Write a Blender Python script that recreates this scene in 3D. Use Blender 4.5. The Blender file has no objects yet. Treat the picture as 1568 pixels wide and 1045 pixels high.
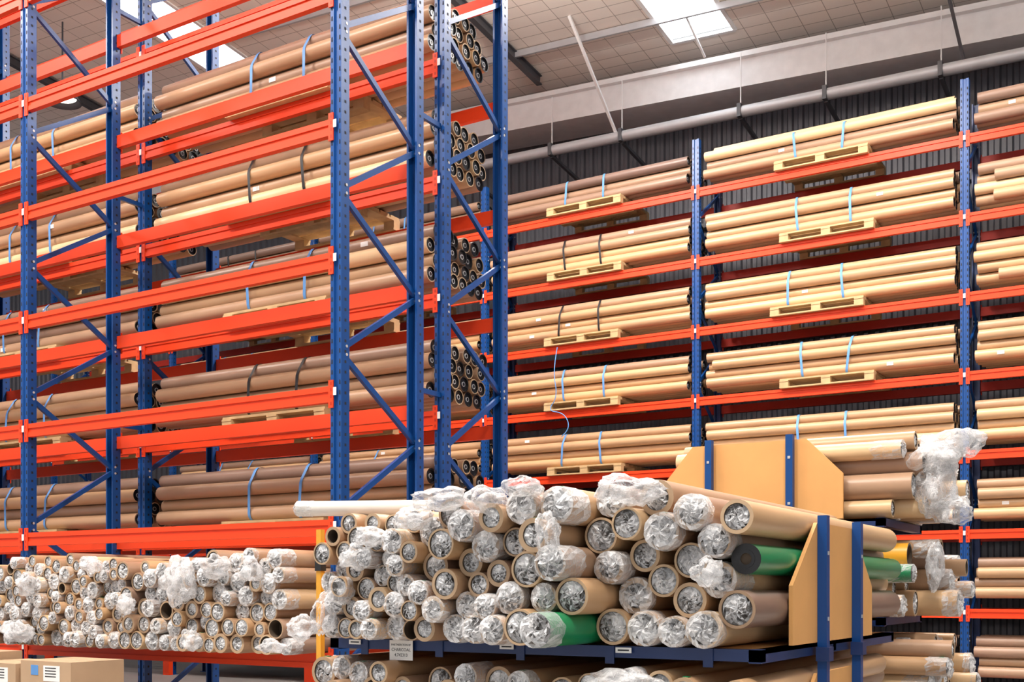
import bpy, math, random
from mathutils import Vector, noise
H=1.6
scene=bpy.context.scene
# ---------------------------------------------------------------- materials
def new_mat(name):
    m=bpy.data.materials.new(name); m.use_nodes=True
    nt=m.node_tree; b=nt.nodes["Principled BSDF"]; return m,nt,b
def simple(name,col,rough=.5,metal=0,var=.12,scale=6,bump=0,coat=0,alpha=1,spec=.5):
    m,nt,b=new_mat(name)
    tc=nt.nodes.new("ShaderNodeTexCoord"); n=nt.nodes.new("ShaderNodeTexNoise")
    n.inputs["Scale"].default_value=scale; n.inputs["Detail"].default_value=6
    nt.links.new(tc.outputs["Object"],n.inputs["Vector"])
    mx=nt.nodes.new("ShaderNodeMix"); mx.data_type='RGBA'
    mx.inputs[6].default_value=(*[c*(1-var) for c in col],1); mx.inputs[7].default_value=(*[min(1,c*(1+var)) for c in col],1)
    nt.links.new(n.outputs["Fac"],mx.inputs[0]); nt.links.new(mx.outputs[2],b.inputs["Base Color"])
    b.inputs["Roughness"].default_value=rough; b.inputs["Metallic"].default_value=metal
    b.inputs["Specular IOR Level"].default_value=spec
    b.inputs["Coat Weight"].default_value=coat; b.inputs["Alpha"].default_value=alpha
    if bump:
        bp=nt.nodes.new("ShaderNodeBump"); bp.inputs["Strength"].default_value=bump; bp.inputs["Distance"].default_value=.01
        nt.links.new(n.outputs["Fac"],bp.inputs["Height"]); nt.links.new(bp.outputs["Normal"],b.inputs["Normal"])
    return m
def tinted(name,stops,rough=.45,scale=(.6,.6,.6)):
    m,nt,b=new_mat(name)
    at=nt.nodes.new("ShaderNodeAttribute"); at.attribute_name="tint"
    r=nt.nodes.new("ShaderNodeValToRGB")
    e=r.color_ramp.elements
    e[0].position=stops[0][0]; e[0].color=(*stops[0][1],1); e[1].position=stops[-1][0]; e[1].color=(*stops[-1][1],1)
    for p,c in stops[1:-1]:
        q=e.new(p); q.color=(*c,1)
    nt.links.new(at.outputs["Fac"],r.inputs["Fac"])
    tc=nt.nodes.new("ShaderNodeTexCoord"); mp=nt.nodes.new("ShaderNodeMapping"); mp.inputs["Scale"].default_value=scale
    n=nt.nodes.new("ShaderNodeTexNoise"); n.inputs["Scale"].default_value=2; n.inputs["Detail"].default_value=5
    nt.links.new(tc.outputs["Object"],mp.inputs["Vector"]); nt.links.new(mp.outputs["Vector"],n.inputs["Vector"])
    mr=nt.nodes.new("ShaderNodeMapRange"); mr.inputs["From Min"].default_value=.3; mr.inputs["From Max"].default_value=.7
    mr.inputs["To Min"].default_value=.9; mr.inputs["To Max"].default_value=1.06
    nt.links.new(n.outputs["Fac"],mr.inputs["Value"])
    mx=nt.nodes.new("ShaderNodeMix"); mx.data_type='RGBA'; mx.blend_type='MULTIPLY'; mx.inputs[0].default_value=1
    nt.links.new(r.outputs["Color"],mx.inputs[6]); nt.links.new(mr.outputs["Result"],mx.inputs[7])
    nt.links.new(mx.outputs[2],b.inputs["Base Color"]); b.inputs["Roughness"].default_value=rough
    return m
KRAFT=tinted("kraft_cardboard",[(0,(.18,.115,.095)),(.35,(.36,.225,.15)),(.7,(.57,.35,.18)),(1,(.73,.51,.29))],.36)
ENDK=tinted("kraft_cut_edge",[(0,(.28,.18,.11)),(1,(.58,.41,.25))],.7)
BLACK=simple("black_plastic",(.012,.012,.014),.35)
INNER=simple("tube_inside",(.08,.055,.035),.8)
BLUE=simple("blue_painted_steel",(.004,.055,.225),.33,0,.15,3,spec=.4)
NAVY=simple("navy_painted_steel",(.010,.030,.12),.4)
ORANGE=simple("orange_painted_steel",(.74,.052,.010),.45,0,.08,2,spec=.3)
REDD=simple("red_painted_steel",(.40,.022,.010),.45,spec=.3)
SLOT=simple("slot_dark",(.004,.006,.015),.8)
WHITE=simple("white_sticker",(.85,.85,.83),.6)
WHITEROLL=simple("white_film_wrapped_tube",(.74,.70,.64),.3)
WOOD=simple("pallet_wood",(.50,.345,.175),.75,0,.35,9,.2)
PLY=simple("plywood_board",(.70,.36,.12),.6,0,.14,4,.1)
STEEL=simple("galvanised_pipe",(.50,.50,.52),.4,.2)
GIRD=simple("white_girder_paint",(.86,.85,.85),.5)
DARKST=simple("dark_grey_steel",(.07,.07,.08),.5)
GREEN=simple("green_wrap",(.010,.22,.080),.3)
YELLOW=simple("yellow_wrap",(.75,.36,.03),.35)
BLKSTRAP=simple("black_strap",(.01,.01,.012),.5)
BLUSTRAP=simple("blue_strap",(.10,.28,.62),.5)
CARD=simple("carton_cardboard",(.46,.31,.19),.75,0,.1)
TAPE=simple("packing_tape",(.55,.42,.27),.3)
m,nt,b=new_mat("clear_plastic_film")
b.inputs["Base Color"].default_value=(.93,.94,.96,1); b.inputs["Roughness"].default_value=.10
b.inputs["Specular IOR Level"].default_value=1.0
at=nt.nodes.new("ShaderNodeAttribute"); at.attribute_name="tint"
tc=nt.nodes.new("ShaderNodeTexCoord"); vo=nt.nodes.new("ShaderNodeTexNoise"); vo.inputs["Scale"].default_value=28; vo.inputs["Detail"].default_value=3; vo.inputs["Distortion"].default_value=2.0
nt.links.new(tc.outputs["Object"],vo.inputs["Vector"])
bp=nt.nodes.new("ShaderNodeBump"); bp.inputs["Strength"].default_value=.8; bp.inputs["Distance"].default_value=.012
nt.links.new(vo.outputs["Fac"],bp.inputs["Height"]); nt.links.new(bp.outputs["Normal"],b.inputs["Normal"])
lw=nt.nodes.new("ShaderNodeLayerWeight"); lw.inputs["Blend"].default_value=.33; nt.links.new(bp.outputs["Normal"],lw.inputs["Normal"])
mm=nt.nodes.new("ShaderNodeMath"); mm.operation='MULTIPLY_ADD'; mm.inputs[1].default_value=.70; mm.use_clamp=True
nt.links.new(lw.outputs["Facing"],mm.inputs[0]); nt.links.new(at.outputs["Fac"],mm.inputs[2]); nt.links.new(mm.outputs[0],b.inputs["Alpha"])
FILM=m
m,nt,b=new_mat("ceiling_insulation_mesh")
tc=nt.nodes.new("ShaderNodeTexCoord"); br=nt.nodes.new("ShaderNodeTexBrick")
br.offset=0; br.inputs["Scale"].default_value=1; br.inputs["Brick Width"].default_value=.42; br.inputs["Row Height"].default_value=.26
br.inputs["Mortar Size"].default_value=.007; br.inputs["Mortar Smooth"].default_value=.3
br.inputs["Color1"].default_value=(.92,.84,.77,1); br.inputs["Color2"].default_value=(.89,.81,.74,1); br.inputs["Mortar"].default_value=(.45,.39,.34,1)
nt.links.new(tc.outputs["Object"],br.inputs["Vector"]); nt.links.new(br.outputs["Color"],b.inputs["Base Color"]); b.inputs["Roughness"].default_value=.8
CEIL=m
m,nt,b=new_mat("skylight_pane"); b.inputs["Base Color"].default_value=(.9,.93,.95,1)
b.inputs["Emission Color"].default_value=(.88,.95,1,1)
tc=nt.nodes.new("ShaderNodeTexCoord"); n=nt.nodes.new("ShaderNodeTexNoise"); n.inputs["Scale"].default_value=1.5
nt.links.new(tc.outputs["Object"],n.inputs["Vector"]); mr=nt.nodes.new("ShaderNodeMapRange"); mr.inputs["To Min"].default_value=3.2; mr.inputs["To Max"].default_value=4.6
nt.links.new(n.outputs["Fac"],mr.inputs["Value"]); nt.links.new(mr.outputs["Result"],b.inputs["Emission Strength"]); SKY=m
WALLM=simple("corrugated_steel_wall",(.085,.085,.10),.45,.2,.2,1.5)
CONC=simple("concrete_floor",(.30,.29,.28),.5,0,.15,1.2)
LAMPM,nt,b=new_mat("lamp_glow"); b.inputs["Emission Color"].default_value=(1,.93,.82,1); b.inputs["Emission Strength"].default_value=5

# ---------------------------------------------------------------- mesh builder
class MB:
    def __init__(s): s.v=[];s.f=[];s.m=[];s.t=[];s.s=[];s.mats=[]
    def mi(s,mat):
        if mat not in s.mats: s.mats.append(mat)
        return s.mats.index(mat)
    def add(s,vs,fs,mat,tint=.5,smooth=False):
        o=len(s.v); s.v.extend([tuple(v) for v in vs]); k=s.mi(mat)
        for i,f in enumerate(fs):
            s.f.append([o+j for j in f]); s.m.append(k); s.t.append(tint[i] if isinstance(tint,list) else tint); s.s.append(smooth)
    def box(s,x0,x1,y0,y1,z0,z1,mat,tint=.5):
        v=[(x,y,z) for z in(z0,z1) for y in(y0,y1) for x in(x0,x1)]
        s.add(v,[(0,2,3,1),(4,5,7,6),(0,1,5,4),(2,6,7,3),(0,4,6,2),(1,3,7,5)],mat,tint)
    def bar(s,p,q,w,d,mat,ref=(1,0,0),tint=.5):
        p=Vector(p);q=Vector(q);n=(q-p).normalized();r=Vector(ref)
        a=(r-n*r.dot(n)).normalized(); c=n.cross(a)
        v=[]
        for e in(p,q):
            for i,j in((-1,-1),(1,-1),(1,1),(-1,1)): v.append(e+a*(i*d/2)+c*(j*w/2))
        s.add(v,[(0,3,2,1),(4,5,6,7),(0,1,5,4),(1,2,6,5),(2,3,7,6),(3,0,4,7)],mat,tint)
    def prism(s,outline,fn,l0,l1,mat,tint=.5):
        n=len(outline); v=[fn(a,b_,l0) for a,b_ in outline]+[fn(a,b_,l1) for a,b_ in outline]
        s.add(v,[(i,(i+1)%n,n+(i+1)%n,n+i) for i in range(n)]+[tuple(range(n))[::-1],tuple(range(n,2*n))],mat,tint)
    def tube(s,c,ax,L,ro,ri,mat,tint=.6,seg=20,cap=BLACK,depth=.03,edge=None,open_end=False):
        c=Vector(c);ax=Vector(ax).normalized(); r=Vector((0,0,1)) if abs(ax.z)<.9 else Vector((1,0,0))
        e1=(r-ax*r.dot(ax)).normalized(); e2=ax.cross(e1)
        def ring(rad,d): return [c+ax*d+e1*(rad*math.cos(2*math.pi*i/seg))+e2*(rad*math.sin(2*math.pi*i/seg)) for i in range(seg)]
        q=[(i,(i+1)%seg,seg+(i+1)%seg,seg+i) for i in range(seg)]
        s.add(ring(ro,0)+ring(ro,L),q,mat,tint,True)
        edge=edge or ENDK
        for a,sg in((0,1),(L,-1)):
            s.add(ring(ro,a)+ring(ri,a),q,edge,tint)
            s.add(ring(ri,a)+ring(ri,a+sg*depth),q,INNER if open_end else cap,tint,True)
            s.add(ring(ri,a+sg*depth),[tuple(range(seg))],cap,tint)
    def crinkle(s,c,n,r,bulge,seed,alpha=.3,sleeve=0):
        R=random.Random(seed); c=Vector(c); n=Vector(n).normalized(); e1=Vector((0,0,1)); e2=n.cross(e1)
        rings=5; seg=18; v=[c+n*(bulge*R.uniform(.0,.8))]
        k=R.randint(4,8); ph=R.uniform(0,6.3); sw=R.uniform(-1,1)
        for i in range(1,rings+1):
            rr=r*i/rings
            for j in range(seg):
                a=2*math.pi*(j+R.uniform(-.35,.35))/seg
                h=bulge*(1-(i/rings)**2)+r*.11*math.sin(k*a+ph+i*sw)*(.4+.6*(1-i/rings))+R.uniform(-.06,.06)*r
                if i==rings: h*=.3
                rj=rr*(1+ (R.uniform(-.06,.04) if i<rings else R.uniform(-.02,.01)))
                v.append(c+n*h+e1*(rj*math.cos(a))+e2*(rj*math.sin(a)))
        f=[(0,1+j,1+(j+1)%seg) for j in range(seg)]
        for i in range(rings-1):
            o=1+i*seg
            for j in range(seg):
                a,b_,c_,d=o+j,o+(j+1)%seg,o+seg+(j+1)%seg,o+seg+j
                f+= [(a,d,c_),(a,c_,b_)]
        nf=len(f)
        if sleeve:
            base=1+(rings-1)*seg; last=base
            for kk in range(1,4):
                for j in range(seg):
                    a=2*math.pi*(j+R.uniform(-.2,.2))/seg; rj=r*(1.0+R.uniform(-.0,.04))
                    v.append(c-n*(sleeve*kk/3*R.uniform(.85,1.1))+e1*(rj*math.cos(a))+e2*(rj*math.sin(a)))
                o=len(v)-seg
                for j in range(seg):
                    f+=[(last+j,o+j,o+(j+1)%seg),(last+j,o+(j+1)%seg,last+(j+1)%seg)]
                last=o
        w=R.uniform(0,6.28); al=[]
        for q,t_ in enumerate(f):
            j=(t_[1]-1)%seg
            al.append(min(1,max(.0,alpha*(1 if q<nf else .4)+.28*math.sin(2*math.pi*j/seg*R.choice([1,1,2])+w)+R.uniform(-.18,.18))))
        s.add(v,f,FILM,al)
    def crumple(s,c,rad,seed,alpha=.2,sub=4,amp=.5):
        import bmesh
        bm=bmesh.new(); bmesh.ops.create_icosphere(bm,subdivisions=sub,radius=1)
        R=random.Random(seed); off=Vector((R.uniform(0,50),R.uniform(0,50),R.uniform(0,50)))
        vs=[]
        for v in bm.verts:
            p=v.co
            d=.95+amp*noise.noise(p*1.3+off)-amp*.5*abs(noise.noise(p*2.6+off))*1.6+amp*.14*noise.noise(p*7+off)
            vs.append(Vector(c)+Vector((p.x*rad[0]*d,p.y*rad[1]*d,p.z*rad[2]*d)))
        fs=[tuple(v.index for v in f.verts) for f in bm.faces]; bm.free()
        s.add(vs,fs,FILM,[min(1,max(.0,alpha+.4*noise.noise(vs[f[0]]*14+off))) for f in fs],True)
    def build(s,name):
        me=bpy.data.meshes.new(name); me.from_pydata(s.v,[],s.f)
        for m_ in s.mats: me.materials.append(m_)
        me.polygons.foreach_set("material_index",s.m); me.polygons.foreach_set("use_smooth",s.s)
        at=me.attributes.new("tint",'FLOAT','FACE'); at.data.foreach_set("value",s.t)
        me.update(); o=bpy.data.objects.new(name,me); scene.collection.objects.link(o); return o

# ---------------------------------------------------------------- shell
def roofz(x,y): return H+10.3-.1*y-.05*(x+7)
X0,X1,YB=-42,10,17.5
sky=[(-22.9,-21.9),(-15.0,-14.0),(-7.05,-6.0),(1.2,2.2)]
SY0,SY1=6,16.35
def roofquad(mb,x0,x1,y0,y1,mat,dz=0):
    mb.add([(x0,y0,roofz(x0,y0)+dz),(x1,y0,roofz(x1,y0)+dz),(x1,y1,roofz(x1,y1)+dz),(x0,y1,roofz(x0,y1)+dz)],[(0,3,2,1)],mat)
c=MB(); roofquad(c,X0,X1,-4,SY0,CEIL); roofquad(c,X0,X1,SY1,YB+.3,CEIL)
px=X0
for a,b_ in sky: roofquad(c,px,a,SY0,SY1,CEIL); px=b_
roofquad(c,px,X1,SY0,SY1,CEIL); c.build("ceiling")
for i,(a,b_) in enumerate(sky):
    k=MB(); roofquad(k,a,b_,SY0,SY1,SKY,.06)
    for xx in(a,b_): k.bar((xx,SY0,roofz(xx,SY0)),(xx,SY1,roofz(xx,SY1)),.05,.06,GIRD)
    k.bar((a,SY1,roofz(a,SY1)),(b_,SY1,roofz(b_,SY1)),.05,.06,GIRD,(0,1,0))
    k.build("window_%d"%(i+1))
k=MB(); k.box(X0,X1,-6,YB+.3,-.1,0,CONC); k.build("floor")
k=MB(); x=X0; pts=[]
while x<X1:
    pts+=[(x,0),(x+.06,0),(x+.085,-.035),(x+.145,-.035),(x+.17,0)]; x+=.17
v=[(a,YB+b_,0) for a,b_ in pts]+[(a,YB+b_,roofz(a,YB)-.02) for a,b_ in pts]; n_=len(pts)
k.add(v,[(i,i+1,n_+i+1,n_+i) for i in range(n_-1)],WALLM); k.build("wall_back")
k=MB(); k.box(X0-.1,X0,-6,YB,0,roofz(X0,YB)+2,WALLM); k.build("wall_left")
k=MB(); k.box(X1,X1+.1,4,YB,0,roofz(X1,YB)+.2,WALLM); k.build("wall_right")
k=MB()
for z in(1.2,3.4,5.6,7.6): k.box(X0,X1,YB-.16,YB-.04,z,z+.07,DARKST)
k.build("wall_girts")
for xr in(-27.0,-18.1,-9.5,-.5):
    k=MB()
    for z0,w,h in((.04,.10,.015),(.11,.02,.12),(.18,.10,.015)):
        k.bar((xr,-3.9,roofz(xr,-3.9)-z0),(xr,16.4,roofz(xr,16.4)-z0),h,w,DARKST)
    k.build("roof_rafter")
k=MB()
for yp in(11.2,13.4,15.6):
    k.bar((X0,yp,roofz(X0,yp)-.07),(X1,yp,roofz(X1,yp)-.07),.10,.04,DARKST if yp<13 else STEEL,(0,1,0))
k.build("roof_purlins")
k=MB()
xa,xb=-30,8
def gz(x): return H+8.0-.055*(x+10)
for (y0,y1,za,zb_,mat) in((16.5,17.3,0,.10,GIRD),(16.5,16.56,.10,.45,GIRD),(16.40,16.5,.42,.50,GIRD)):
    v=[(x,y,gz(x)+z) for x in(xa,xb) for y in(y0,y1) for z in(za,zb_)]
    k.add(v,[(0,1,3,2),(4,6,7,5),(0,4,5,1),(2,3,7,6),(0,2,6,4),(1,5,7,3)],mat)
k.build("eaves_box_girder")
def pz(x): return H+7.37-.027*(x+8.45)
k=MB(); k.tube((-26,16.3,pz(-26)),(30,0,pz(4)-pz(-26)),30.01,.085,.07,STEEL)
for xx in(-14,-11,-9.2,-7.9,-5.9,-4.6,-3.0,-1.4): 
    k.bar((xx,16.3,pz(xx)+.08),(xx,16.3,pz(xx)+.9),.015,.015,GIRD)
    k.box(xx-.03,xx+.03,16.2,16.4,pz(xx)-.1,pz(xx)+.1,DARKST)
    k.bar((xx,16.3,pz(xx)-.09),(xx,17.4,pz(xx)-.22),.05,.05,DARKST)
k.bar((-8.2,15.06,roofz(-8.2,15.06)-.01),(-8.0,16.3,pz(-8)+.05),.04,.04,GIRD)
k.bar((-6.55,15.7,roofz(-6.55,15.7)-.01),(-6.5,16.35,gz(-6.5)+.5),.03,.03,GIRD)
k.bar((-2.9,15.3,roofz(-2.9,15.3)-.01),(-2.7,16.3,pz(-2.7)+.05),.04,.04,DARKST)
k.build("overhead_pipe")

# ---------------------------------------------------------------- racks
POST=[(-.05,0),(-.02,0),(-.014,.014),(.014,.014),(.02,0),(.05,0),(.05,.09),(.032,.09),(.032,.03),(-.032,.03),(-.032,.09),(-.05,.09)]
def rack(name,xs,y0,y1,levels,ztop,mirror,beamcol=ORANGE,holes=True,node0=.57):
    k=MB()
    zf=0.0
    for X in xs:
        for (yy,sg) in((y0,1),(y1,-1)):
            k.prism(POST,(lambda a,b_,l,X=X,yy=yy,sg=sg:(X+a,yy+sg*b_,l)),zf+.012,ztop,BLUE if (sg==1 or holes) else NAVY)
            k.box(X-.07,X+.07,min(yy-sg*.02,yy+sg*.12),max(yy-sg*.02,yy+sg*.12),zf,zf+.012,BLUE)
            z=zf+.1
            while z<ztop-.05:
                if holes or sg==1:
                    for xx in(-.036,.036):
                        k.add([(X+xx-.007,yy-sg*.001,z-.016),(X+xx+.007,yy-sg*.001,z-.016),(X+xx+.005,yy-sg*.001,z+.016),(X+xx-.005,yy-sg*.001,z+.016)],[(0,1,2,3)],SLOT)
                    k.add([(X+.051,yy+sg*.035,z-.010),(X+.051,yy+sg*.055,z-.010),(X+.051,yy+sg*.055,z+.010),(X+.051,yy+sg*.035,z+.010)],[(0,1,2,3)],SLOT)
                z+=.075
        zz=H+node0-1.165*2; pf,pr=y0+.06,y1-.06
        step=.5825; z=zz; side=0
        while z<ztop-.2:
            if z>.1 and z+step<ztop:
                a=pf if (side==0)!=mirror else pr; b_=pr if a==pf else pf
                k.bar((X,a,z+.02),(X,b_,z+step-.02),.042,.03,BLUE)
                for (yy_,z_) in((a,z+.03),(b_,z+step-.03)):
                    k.tube((X-.053,yy_,z_),(1,0,0),.106,.011,.004,STEEL,.5,8,STEEL,.002,STEEL)
            z+=step; side^=1
    for L in levels:
        z=L+H
        if z<.15: continue
        for i in range(len(xs)-1):
            a,b_=xs[i]+.05,xs[i+1]-.05
            for yy,sg in((y0,1),(y1,-1)):
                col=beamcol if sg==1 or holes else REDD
                ya,yb=sorted((yy-sg*.006,yy+sg*.044)); 
                k.box(a,b_,ya,yb,z+.018,z+.058,col); k.box(a,b_,ya,yb,z-.058,z-.018,col)
                yc,yd=sorted((yy+sg*.004,yy+sg*.044)); k.box(a,b_,yc,yd,z-.018,z+.018,col)
        for i,X in enumerate(xs):
            for yy,sg in((y0,1),(y1,-1)):
                ya,yb=sorted((yy-sg*.012,yy-sg*.002))
                for s_ in(-1,1):
                    if (i==0 and s_==-1) or (i==len(xs)-1 and s_==1): continue
                    xa_,xb_=sorted((X+s_*.018,X+s_*.062))
                    k.box(xa_,xb_,ya,yb,z-.10,z+.10,beamcol)
                    for dz in(-.07,-.02,.03,.075):
                        k.add([(X+s_*.03,ya-.001,z+dz-.012),(X+s_*.042,ya-.001,z+dz-.012),(X+s_*.042,ya-.001,z+dz+.012),(X+s_*.03,ya-.001,z+dz+.012)],[(0,1,2,3)],REDD)
                if sg==1: k.box(X-.014,X+.014,yy-.015,yy-.012,z-.012,z+.045,WHITE)
    return k
Y1,Y1b,Y2,Y2b=6.17,7.17,7.46,8.44
xsF=[-19.65,-16.05,-12.455,-8.86,-5.266]
lev=[.455+.963*i for i in range(-1,7)]
k=rack("a",xsF,Y1,Y1b,lev,H+7.2,False)
for X in xsF:
    for z in(1.0,3.2,5.4,7.2):
        k.bar((X,Y1b,z),(X,Y2,z),.04,.03,BLUE)
k.build("pallet_rack")
rack("b",xsF,Y2,Y2b,lev,H+7.2,True).build("pallet_rack")
Y3,Y3b=14.7,15.62
xsB=[-20.18,-16.63,-13.08,-9.533,-5.983,-2.433,1.117]
levB=[-.283+.98*i for i in range(-1,7)]
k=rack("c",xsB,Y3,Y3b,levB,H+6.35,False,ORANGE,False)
for X in xsB: k.box(X-.08,X+.08,Y3-.12,Y3-.02,0,.8,ORANGE)
k.build("pallet_rack")

# ---------------------------------------------------------------- pallets + tube stacks
def pallet(x0,x1,y0,y1,z):
    k=MB()
    for yy in(y0+.0,(y0+y1)/2-.05,y1-.1):
        k.box(x0,x1,yy,yy+.1,z,z+.018,WOOD)
        for xx in(x0,(x0+x1)/2-.06,x1-.12): k.box(xx,xx+.12,yy+.005,yy+.095,z+.018,z+.085,WOOD)
    for xx in(x0,(x0+x1)/2-.06,x1-.12): k.box(xx,xx+.12,y0,y1,z+.085,z+.103,WOOD)
    m_=7; w=(y1-y0)/m_
    for i in range(m_): k.box(x0,x1,y0+i*w+.012,y0+(i+1)*w-.012,z+.103,z+.125,WOOD)
    k.build("wooden_pallet")
def hull(pts):
    pts=sorted(set(pts))
    def half(ps):
        h=[]
        for p in ps:
            while len(h)>=2 and (h[-1][0]-h[-2][0])*(p[1]-h[-2][1])-(h[-1][1]-h[-2][1])*(p[0]-h[-2][0])<=0: h.pop()
            h.append(p)
        return h
    a=half(pts); b_=half(pts[::-1]); return a[:-1]+b_[:-1]
def shelf(x0,x1,y0,y1,zb,rows,d,seed,tb,pal=True,strap=BLKSTRAP,seg=16,toptube=False):
    R=random.Random(seed); xm=(x0+x1)/2+R.uniform(-.08,.08)
    if pal: pallet(xm-.62,xm+.62,y0-.07,y1+.02,zb); zt=zb+.126
    else: zt=zb
    k=MB(); n=int((y1-y0-d*.5)/d); pts=[]
    for r in range(rows):
        cnt=n if r<rows-1 else n-R.choice([0,1])
        off=(d/2 if r%2 else 0); z=zt+d/2+r*d*.868
        for i in range(cnt):
            y=y0+.02+d/2+off+i*d*1.003
            s0=x0+R.uniform(0,.06); s1=x1-R.uniform(0,.05)
            if R.random()<.05: s0+=R.uniform(.05,.25)
            t=tb+R.uniform(-.12,.13)-(.20 if r==rows-1 else 0)-(.14 if R.random()<.14 else 0)  # top row tinted darker, its shading put into the cardboard colour
            if R.random()<.04: t=1
            t=min(1,max(0,t)); rr=d/2*R.uniform(.925,.97)
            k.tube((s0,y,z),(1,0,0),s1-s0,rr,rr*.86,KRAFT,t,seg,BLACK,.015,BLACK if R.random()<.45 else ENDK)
            q=s1-.0145
            k.tube((q-.004,y,z),(1,0,0),.012,rr*.34,rr*.24,STEEL,.5,8,BLACK,.003,STEEL)
            if i==0 and R.random()<.3:
                xl=R.uniform(s0+.2,s1-.3); k.box(xl,xl+.08,y-rr-.002,y-rr+.003,z-.02,z+.02,WHITE)
            pts+=[(round(y+d/2*math.cos(a*math.pi/6),4),round(z+d/2*math.sin(a*math.pi/6),4)) for a in range(12)]
    if toptube:
        k.tube((x0+.1,y0+.02+d*1.5,zt+d/2+rows*d*.868-.02),(1,0,0),x1-x0-.15,.052,.042,KRAFT,1,seg,BLACK,.02)
    h=hull(pts); hn=len(h)
    for sx in(xm-.38+R.uniform(-.05,.05),xm+.3+R.uniform(-.08,.05)):
        sl=R.uniform(-.06,.06)
        v=[];
        zc=sum(p[1] for p in h)/hn; yc=sum(p[0] for p in h)/hn
        for w in(-.016,.016):
            for (yy,z) in h: v.append((sx+w+sl*(z-zc)*2,yy+(.004 if yy>yc else -.004),z+(.004 if z>zc else -.001)))
        k.add(v,[(i,(i+1)%hn,hn+(i+1)%hn,hn+i) for i in range(hn)],strap,.5,True)
    k.build("cardboard_tube_stack")
R=random.Random(5)
for bi in range(2,4):
    a,b_=xsF[bi],xsF[bi+1]
    for li,L in enumerate(lev[:6]):
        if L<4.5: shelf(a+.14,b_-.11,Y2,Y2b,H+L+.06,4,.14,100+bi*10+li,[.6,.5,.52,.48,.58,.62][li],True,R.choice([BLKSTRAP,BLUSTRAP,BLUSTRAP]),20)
a,b_=xsF[1],xsF[2]
for li in(1,2,3,4,): shelf(a+.14,b_-.11,Y2,Y2b,H+lev[li]+.06,4,.14,60+li,.55,True)
for bi in range(1,6):
    a,b_=xsB[bi],xsB[bi+1]
    for li,L in enumerate(levB):
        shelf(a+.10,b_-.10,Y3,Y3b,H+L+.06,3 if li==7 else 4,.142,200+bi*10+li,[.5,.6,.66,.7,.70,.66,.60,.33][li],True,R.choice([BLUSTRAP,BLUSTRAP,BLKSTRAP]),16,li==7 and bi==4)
cu=bpy.data.curves.new("hanging_blue_strap",'CURVE'); cu.dimensions='3D'; cu.bevel_depth=.007
sp_=cu.splines.new('NURBS'); P=[(-8.15,14.6,5.25),(-8.2,14.55,4.9),(-8.12,14.56,4.5),(-8.3,14.56,4.3),(-8.0,14.55,4.25),(-7.9,14.56,4.0),(-8.05,14.55,3.9)]
sp_.points.add(len(P)-1)
for i,p in enumerate(P): sp_.points[i].co=(*p,1)
sp_.use_endpoint_u=True; sp_.order_u=3; cu.materials.append(BLUSTRAP)
scene.collection.objects.link(bpy.data.objects.new("hanging_blue_strap",cu))

# ---------------------------------------------------------------- packing of rolls
def pack(x0,x1,zb,top,radfn,seed,allowed=lambda x,r:True,maxn=260,init=()):
    R=random.Random(seed); C=list(init)
    fails=0
    while len(C)<maxn and fails<14:
        r=radfn(R); best=None
        cand=[(x0+r,zb+r),(x1-r,zb+r)]
        for (x,z,q) in C:
            if abs(z-zb-q)<1e-6 or z-q<zb+2*r:
                dz=zb+r-z; s=(q+r)**2-dz*dz
                if s>0: cand+=[(x+math.sqrt(s),zb+r),(x-math.sqrt(s),zb+r)]
            for wx in(x0+r,x1-r):
                s=(q+r)**2-(wx-x)**2
                if s>0: cand.append((wx,z+math.sqrt(s)))
        for i in range(len(C)):
            xi,zi,ri=C[i]
            for j in range(i):
                xj,zj,rj=C[j]
                dx=xj-xi; dz=zj-zi; D=math.hypot(dx,dz)
                A=ri+r;B=rj+r
                if D>=A+B or D<1e-6: continue
                aa=(A*A-B*B+D*D)/(2*D); hh=A*A-aa*aa
                if hh<0: continue
                hh=math.sqrt(hh); mx=xi+aa*dx/D; mz=zi+aa*dz/D
                px_,pz_=(-dz/D*hh,dx/D*hh)
                if pz_<0: px_,pz_=-px_,-pz_
                cx,cz=mx+px_,mz+pz_
                if not(min(xi,xj)-.01<=cx<=max(xi,xj)+.01): continue
                cand.append((cx,cz))
        cand.sort(key=lambda p:p[1]+R.uniform(0,.015))
        for (cx,cz) in cand:
            if cx-r<x0-1e-6 or cx+r>x1+1e-6 or cz-r<zb-1e-6 or cz+r>top(cx) or not allowed(cx,r): continue
            if all((cx-x)**2+(cz-z)**2>=(r+q-1e-5)**2 for x,z,q in C): best=(cx,cz,r); break
        if best: C.append(best); fails=0
        else: fails+=1
    return C
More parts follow.
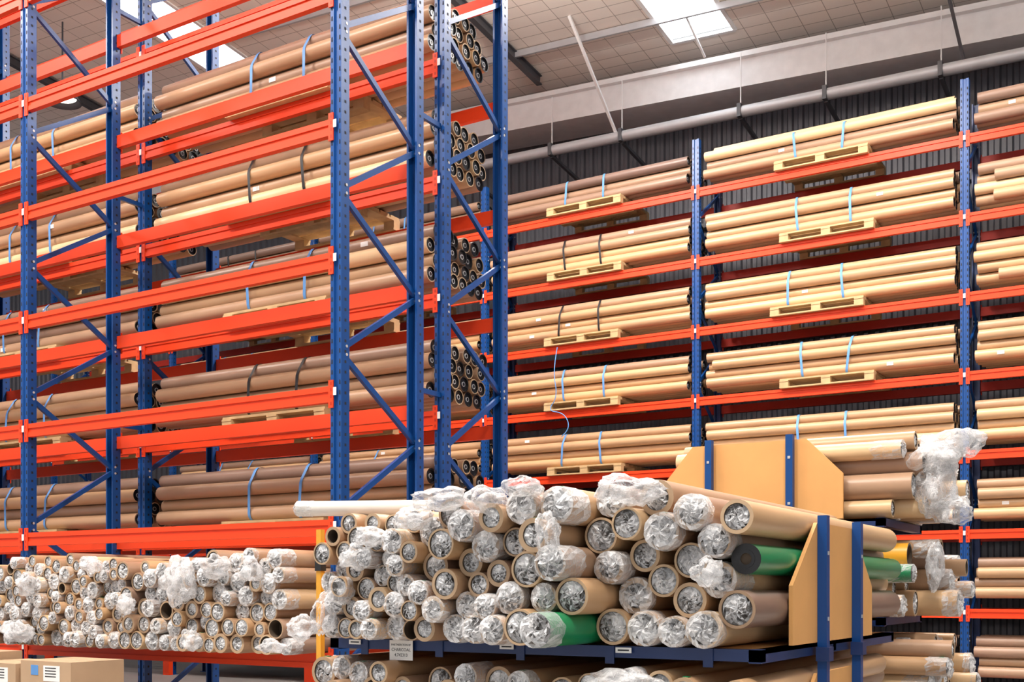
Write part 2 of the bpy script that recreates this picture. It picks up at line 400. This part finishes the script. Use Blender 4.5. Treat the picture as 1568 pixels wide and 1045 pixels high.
def wrapped_rolls(name,circ,fn_c,axis,front,length,seed,specials={},wrapfrac=.3,jit=.05,seg=24,extras=(),plasticend=0,fwd={}):
    k=MB(); R=random.Random(seed); ax=Vector(axis); n=-ax if plasticend==0 else ax
    for i,(b_,z,r) in enumerate(circ):
        fr=front(b_) if callable(front) else front
        r_=r*.985; a0=fr+R.uniform(-jit,jit)+fwd.get(i,0); L=length+R.uniform(-.25,.15)
        t=min(1,max(.1,R.gauss(.58,.2))); mat=KRAFT; ri=r_*R.choice([.84,.87,.78,.70])
        sp=specials.get(i)
        if sp=='green': mat=GREEN; ri=r_*.42; L=length
        if sp=='green2': mat=GREEN
        if sp=='yellow': mat=YELLOW
        c0=fn_c(b_,z,a0)
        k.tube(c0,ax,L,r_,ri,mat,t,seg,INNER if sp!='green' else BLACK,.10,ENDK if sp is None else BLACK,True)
        fc=c0 if plasticend==0 else Vector(c0)+ax*L
        u=R.random()
        if sp=='green': 
            k.tube(Vector(fc)+n*.002,-n,.05,ri*1.4,ri*.9,BLACK,.2,20,INNER,.04,BLACK)
            k.box(b_-.02+.05,b_+.03+.05,a0+.10,a0+.16,z+r_*.62,z+r_*.80,WHITE) if False else None
        elif sp=='green2' or u<wrapfrac: k.crinkle(Vector(fc)+n*.006,n,r_*1.03,r_*.22,seed*997+i,.36,R.uniform(.04,.20))
        elif u<.95: k.crinkle(Vector(fc)-n*.008,n,ri*.99,r_*.12,seed*997+i,.34)
        if u<.55 and sp is None: k.crinkle(Vector(fc)-n*.03,n,ri*.97,r_*.2,seed*991+i,.22)
        if R.random()<.15 and sp is None:
            e=Vector((0,0,1)); p=Vector(fc)-n*.03+e*(r_+.001)
            k.box(p.x-.012,p.x+.012,p.y-.012,p.y+.012,p.z-.002,p.z+.001,GREEN)
    for (c_,rad,al) in extras:
        k.crumple((c_[0],c_[1],H+c_[2]),rad,int(abs(c_[0]*1000)),al)
        k.crumple((c_[0]+.01,c_[1]+.02,H+c_[2]-.01),[q*.75 for q in rad],int(abs(c_[0]*1000))+7,al*.6,3)
    return k

# front stack
XL,XR=-3.46,-1.39
def rad(R): return R.choice([.045,.048,.052,.056,.06,.066,.07,.074])
def alw(x,r): return (r<=.057) if x<-2.85 else ((.05<=r<=.067) if x<-2.3 else r>=.058)
def topf(x): 
    if x<-3.3: return H+.30
    if x<-2.9: return H+.36
    if x<-2.5: return H+.405
    if x<-1.75: return H+.445
    return H+.37
zb=H-.219
C=pack(XL,XR,zb,topf,rad,3,alw,260,[(-2.13,zb+.068,.068)])
def nearest(C,x,z): return min(range(len(C)),key=lambda i:(C[i][0]-x)**2+(C[i][1]-z)**2)
g1=nearest(C,-1.47,H+.12)
ex=[((-2.68,3.82,.385),(.13,.12,.050),.12),((-2.45,3.80,.37),(.09,.10,.055),.15),((-1.87,3.93,.39),(.14,.14,.06),.1),
    ((-2.26,3.78,.41),(.07,.11,.045),.15),((-2.14,3.76,.22),(.05,.05,.10),.15),((-2.85,3.84,.31),(.09,.08,.05),.2),
    ((-3.40,3.90,-.10),(.05,.06,.10),.1),((-3.50,3.86,-.17),(.08,.07,.06),.1),((-1.55,3.93,.07),(.06,.05,.06),.2),
    ((-3.2,3.88,.15),(.08,.05,.06),.2),((-3.1,3.86,.24),(.08,.06,.05),.2),((-3.3,3.9,.0),(.06,.05,.07),.15)]
f=lambda b_,z,a:Vector((b_,a,z))
def frontf(x): return 4.02 if x>-2.07 else 3.80+.11*(-2.2-x)
k=wrapped_rolls("x",C,f,(0,1,0),frontf,2.35,11,{g1:'green',0:'green2'},.42,.05,28,ex,0,{0:-.14})
k.tube((-3.60,3.95,H+.385),(1,.30,-.01),.66,.036,.028,WHITEROLL,.8,18,INNER,.05,WHITEROLL)
k.crinkle((-3.602,3.948,H+.385),(-1,-.30,0),.037,.02,555,.3,.08)
k.build("wrapped_roll_stack")
C2=pack(-3.6,XR,H-.86,lambda x:H-.292,rad,9,lambda x,r:r>.05)
wrapped_rolls("x",C2,f,(0,1,0),3.98,2.3,12,{},.2,.07,20,[((-1.9,3.92,-.36),(.18,.1,.06),.15)]).build("wrapped_roll_stack")

# left stack on lowest shelf of the front rack
CL=pack(-8.79,-5.33,H-.51+.060,lambda x:H+.28+.03*math.sin(x*3),lambda R:R.choice([.05,.055,.06,.066,.072]),21,lambda x,r:r<=.067 if x<-7.0 else r>=.054,300)
ex=[((-6.31,5.66,.06),(.20,.08,.17),.15),((-5.95,5.66,.17),(.14,.08,.09),.15),((-8.2,5.66,-.34),(.2,.08,.09),.15),((-5.6,5.66,.14),(.1,.07,.1),.15),
    ((-8.1,5.66,.05),(.1,.07,.1),.15),((-6.2,5.66,-.36),(.1,.07,.08),.15),((-7.3,5.66,.2),(.1,.07,.06),.15),((-5.35,5.6,-.38),(.14,.06,.05),.1),((-6.9,5.66,-.1),(.1,.06,.08),.15)]
wrapped_rolls("x",CL,f,(0,1,0),5.75,1.5,13,{},.5,.05,18,ex).build("wrapped_roll_stack")

# ---------------------------------------------------------------- stillages
def stillage(tf,b0,b1,a0,a1,bases,pa0,pa1,ch0,ch1,zl,zt,posts):
    k=MB()
    def bx(b_0,b_1,a_0,a_1,z0,z1,mat):
        p=tf(b_0,a_0); q=tf(b_1,a_1)
        k.box(min(p[0],q[0]),max(p[0],q[0]),min(p[1],q[1]),max(p[1],q[1]),z0,z1,mat)
    top=max(bases)+zt
    for zb in bases:
        for aa in(a0,(pa0+pa1)/2,a1-.05): bx(b0,b1,aa,aa+.05,zb-.050,zb-.003,NAVY)
        for bb in(b0,b1-.05): bx(bb,bb+.05,a0,a1,zb-.055,zb-.004,NAVY)
        n=5
        for i in range(n):
            bb=b0+(b1-b0)*(i+.5)/n; bx(bb-.02,bb+.02,a0-.006,a0,zb-.075,zb-.003,NAVY)
        bx(b0,b1,a0+.05,a1-.05,zb-.02,zb-.004,PLY)
        for bb,sg in((b1,1),(b0,-1)):
            out=[(pa0,zb-.0),(pa0,zb+zl),(pa0+ch0,zb+zt-.02),(pa1-ch1,zb+zt-.02),(pa1,zb+zl),(pa1,zb)]
            def fn(a,z,l): p=tf(l,a); return (p[0],p[1],z)
            k.prism(out,fn,bb,bb+sg*.016,PLY)
            for pa in posts:
                for zz in(zb+.10,zb+.38):
                    l,h=sorted((bb+sg*.056,bb+sg*.060)); bx(l,h,pa-.008,pa+.008,zz-.008,zz+.008,STEEL)
    for bb,sg in((b1,1),(b0,-1)):
        for pa in posts:
            l,h=sorted((bb+sg*.017,bb+sg*.057)); bx(l,h,pa-.022,pa+.022,0.0,top+.01,BLUE)
            for zb in bases: l,h=sorted((bb+sg*.014,bb+sg*.07)); bx(l,h,pa-.035,pa+.035,zb-.08,zb-.02,NAVY)
    return k
stillage(lambda b_,a:(b_,a),XL-.03,XR+.005,4.05,6.2,[H-.22,H-.862],4.38,5.66,.34,.34,.24,.53,[4.74,5.30]).build("stillage_rack")
k=MB(); k.box(-3.80,-3.77,4.3,4.33,0,H+.31,YELLOW); k.box(-3.805,-3.765,4.295,4.335,H+.1,H+.2,BLKSTRAP); k.box(-3.86,-3.71,4.24,4.39,0,.01,DARKST); k.build("yellow_marker_post")
ZB=[H+.43,H-.155,H-.75]
stillage(lambda b_,a:(a,b_),6.70,7.75,-3.4,-1.55,ZB,-2.93,-1.785,.19,.22,.27,.51,[-2.10,-2.62]).build("stillage_rack")
f2=lambda b_,z,a:Vector((a,b_,z))
for i,zb in enumerate(ZB):
    Cc=pack(6.72,7.74,zb,lambda x:zb+[.54,.50,.5][i],lambda R:R.choice([.055,.065,.075,.08]),31+i)
    sp={}
    if i==1:
        fr=sorted(range(len(Cc)),key=lambda j:Cc[j][0])[:9]; fr=sorted(fr,key=lambda j:-Cc[j][1])
        sp={fr[1]:'yellow',fr[3]:'green2'}
    ex=[]
    if i==0: ex=[((-1.28,6.85,.80),(.17,.12,.13),.15),((-1.14,6.84,.86),(.13,.1,.09),.1),((-1.27,6.84,.62),(.12,.1,.19),.1),((-1.2,6.84,.47),(.12,.1,.09),.1),((-1.33,7.1,.8),(.12,.15,.12),.1)]
    else: ex=[((-1.30,6.88,.16-.6*(i-1)),(.05,.09,.14),.1)]
    wrapped_rolls("x",Cc,f2,(1,0,0),-2.85,1.50,41+i,sp,.5,.04,20,ex,1).build("wrapped_roll_stack")

# ---------------------------------------------------------------- label
k=MB(); lx,ly,lz=-3.06,4.035,H-.27
k.box(lx-.065,lx+.065,ly-.002,ly,lz-.045,lz+.045,WHITE); lab=k.build("shelf_label")
for i,(tx,sz) in enumerate((("PARTNERSTON EF",.0135),("CHARCOAL",.020),("4.742313",.020))):
    cu=bpy.data.curves.new("label_text_%d"%i,'FONT'); cu.body=tx; cu.size=sz; cu.align_x='CENTER'; cu.extrude=.0003
    cu.materials.append(BLACK); o=bpy.data.objects.new("label_text_%d"%(i+1),cu); scene.collection.objects.link(o)
    o.location=(lx,ly-.0025,lz+.020-i*.024); o.rotation_euler=(math.pi/2,0,0); o.parent=lab
for xx in(-3.33,-2.5,-1.95):
    k=MB(); k.box(xx-.035,xx+.035,4.035,4.037,H-.25,H-.228,WHITE)
    k.add([(xx-.025,4.0345,H-.242),(xx+.025,4.0345,H-.242),(xx+.025,4.0345,H-.236),(xx-.025,4.0345,H-.236)],[(0,1,2,3)],BLACK); k.build("shelf_label")
# ---------------------------------------------------------------- cartons
def carton(x0,x1,y0,y1,z0,z1):
    k=MB(); k.box(x0,x1,y0,y1,z0,z1-.002,CARD)
    k.box(x0,x1,y0,(y0+y1)/2-.002,z1-.002,z1,CARD); k.box(x0,x1,(y0+y1)/2+.002,y1,z1-.002,z1,CARD)
    k.box(x0-.001,x1+.001,(y0+y1)/2-.025,(y0+y1)/2+.025,z1,z1+.001,TAPE)
    xm=(x0+x1)/2; k.box(xm-.02,xm+.16,y0-.002,y0,z1-.14,z1-.03,WHITE); 
    for j in range(4): k.box(xm,xm+.12,y0-.003,y0-.002,z1-.05-.02*j,z1-.043-.02*j,BLACK)
    k.box(xm-.16,xm-.08,y0-.002,y0,z1-.10,z1-.03,BLUSTRAP)
    k.build("cardboard_carton")
for i,(x0,x1,dz) in enumerate(((-8.35,-7.85,.05),(-7.80,-7.28,-.01),(-7.24,-6.66,.02))):
    for j in range(3): 
        h=(1.08+dz)/3; carton(x0+.01*j,x1,5.0,5.45,j*h,(j+1)*h-.001)
# ---------------------------------------------------------------- lamps
def lamp(x,y,z,e,size=.5,up=.0,S=1):
    k=MB(); seg=24; prof=[(.04,.25),(.06,.22),(.10,.18),(.19,.08),(.235,0),(.225,0),(.18,.07),(.09,.16)]
    v=[];
    for r,h in prof: v+=[(x+S*r*math.cos(2*math.pi*i/seg),y+S*r*math.sin(2*math.pi*i/seg),z+S*h) for i in range(seg)]
    k.add(v,[(p*seg+i,p*seg+(i+1)%seg,(p+1)*seg+(i+1)%seg,(p+1)*seg+i) for p in range(len(prof)-1) for i in range(seg)],DARKST,.5,True)
    k.add([(x+S*.17*math.cos(2*math.pi*i/seg),y+S*.17*math.sin(2*math.pi*i/seg),z+S*.06) for i in range(seg)],[tuple(range(seg))],LAMPM)
    k.bar((x,y,z+.24),(x,y,roofz(x,y)-.01),.02,.02,DARKST)
    o=k.build("high_bay_lamp")
    for nm,en,dz,rot in (("lamp_light",e,-.02,0),("ceiling_fill_light",e*up,.35,math.pi)):  # upward light is a fill added to brighten the ceiling
        if en<=0: continue
        L=bpy.data.lights.new(nm,'AREA'); L.shape='DISK'; L.size=size; L.energy=en; L.color=(1,.945,.88)
        lo=bpy.data.objects.new(nm,L); scene.collection.objects.link(lo); lo.location=(x,y,z+dz); lo.rotation_euler=(rot,0,0); lo.parent=o
lamp(-16.2,12,H+8.2,100,.5,0,1.3)
for (x,y,e) in((-7.6,11.2,430),(-3.6,11.2,390),(0.5,11.2,340),(-9.5,2.6,540),(-4.6,1.4,520),(0.5,1.8,440),(-14,3,420)):  # out-of-view lamps, added to light the aisles and rack fronts
    lamp(x,y,H+(7.6 if y>10 else 8.0)-.05*(x+7),e,.9,.9)
# ---------------------------------------------------------------- world & camera
w=bpy.data.worlds.new("world"); scene.world=w; w.use_nodes=True
bg=w.node_tree.nodes["Background"]; bg.inputs[0].default_value=(.97,.98,1,1); bg.inputs[1].default_value=.72
cam=bpy.data.cameras.new("camera"); co=bpy.data.objects.new("camera",cam); scene.collection.objects.link(co)
co.location=(0,0,H); co.rotation_euler=(math.pi/2,0,math.radians(31.5))
cam.sensor_width=36; cam.lens=36*1706/1568; cam.shift_y=(905-522.5)/1568; cam.clip_end=200
scene.camera=co
scene.view_settings.view_transform='Standard'
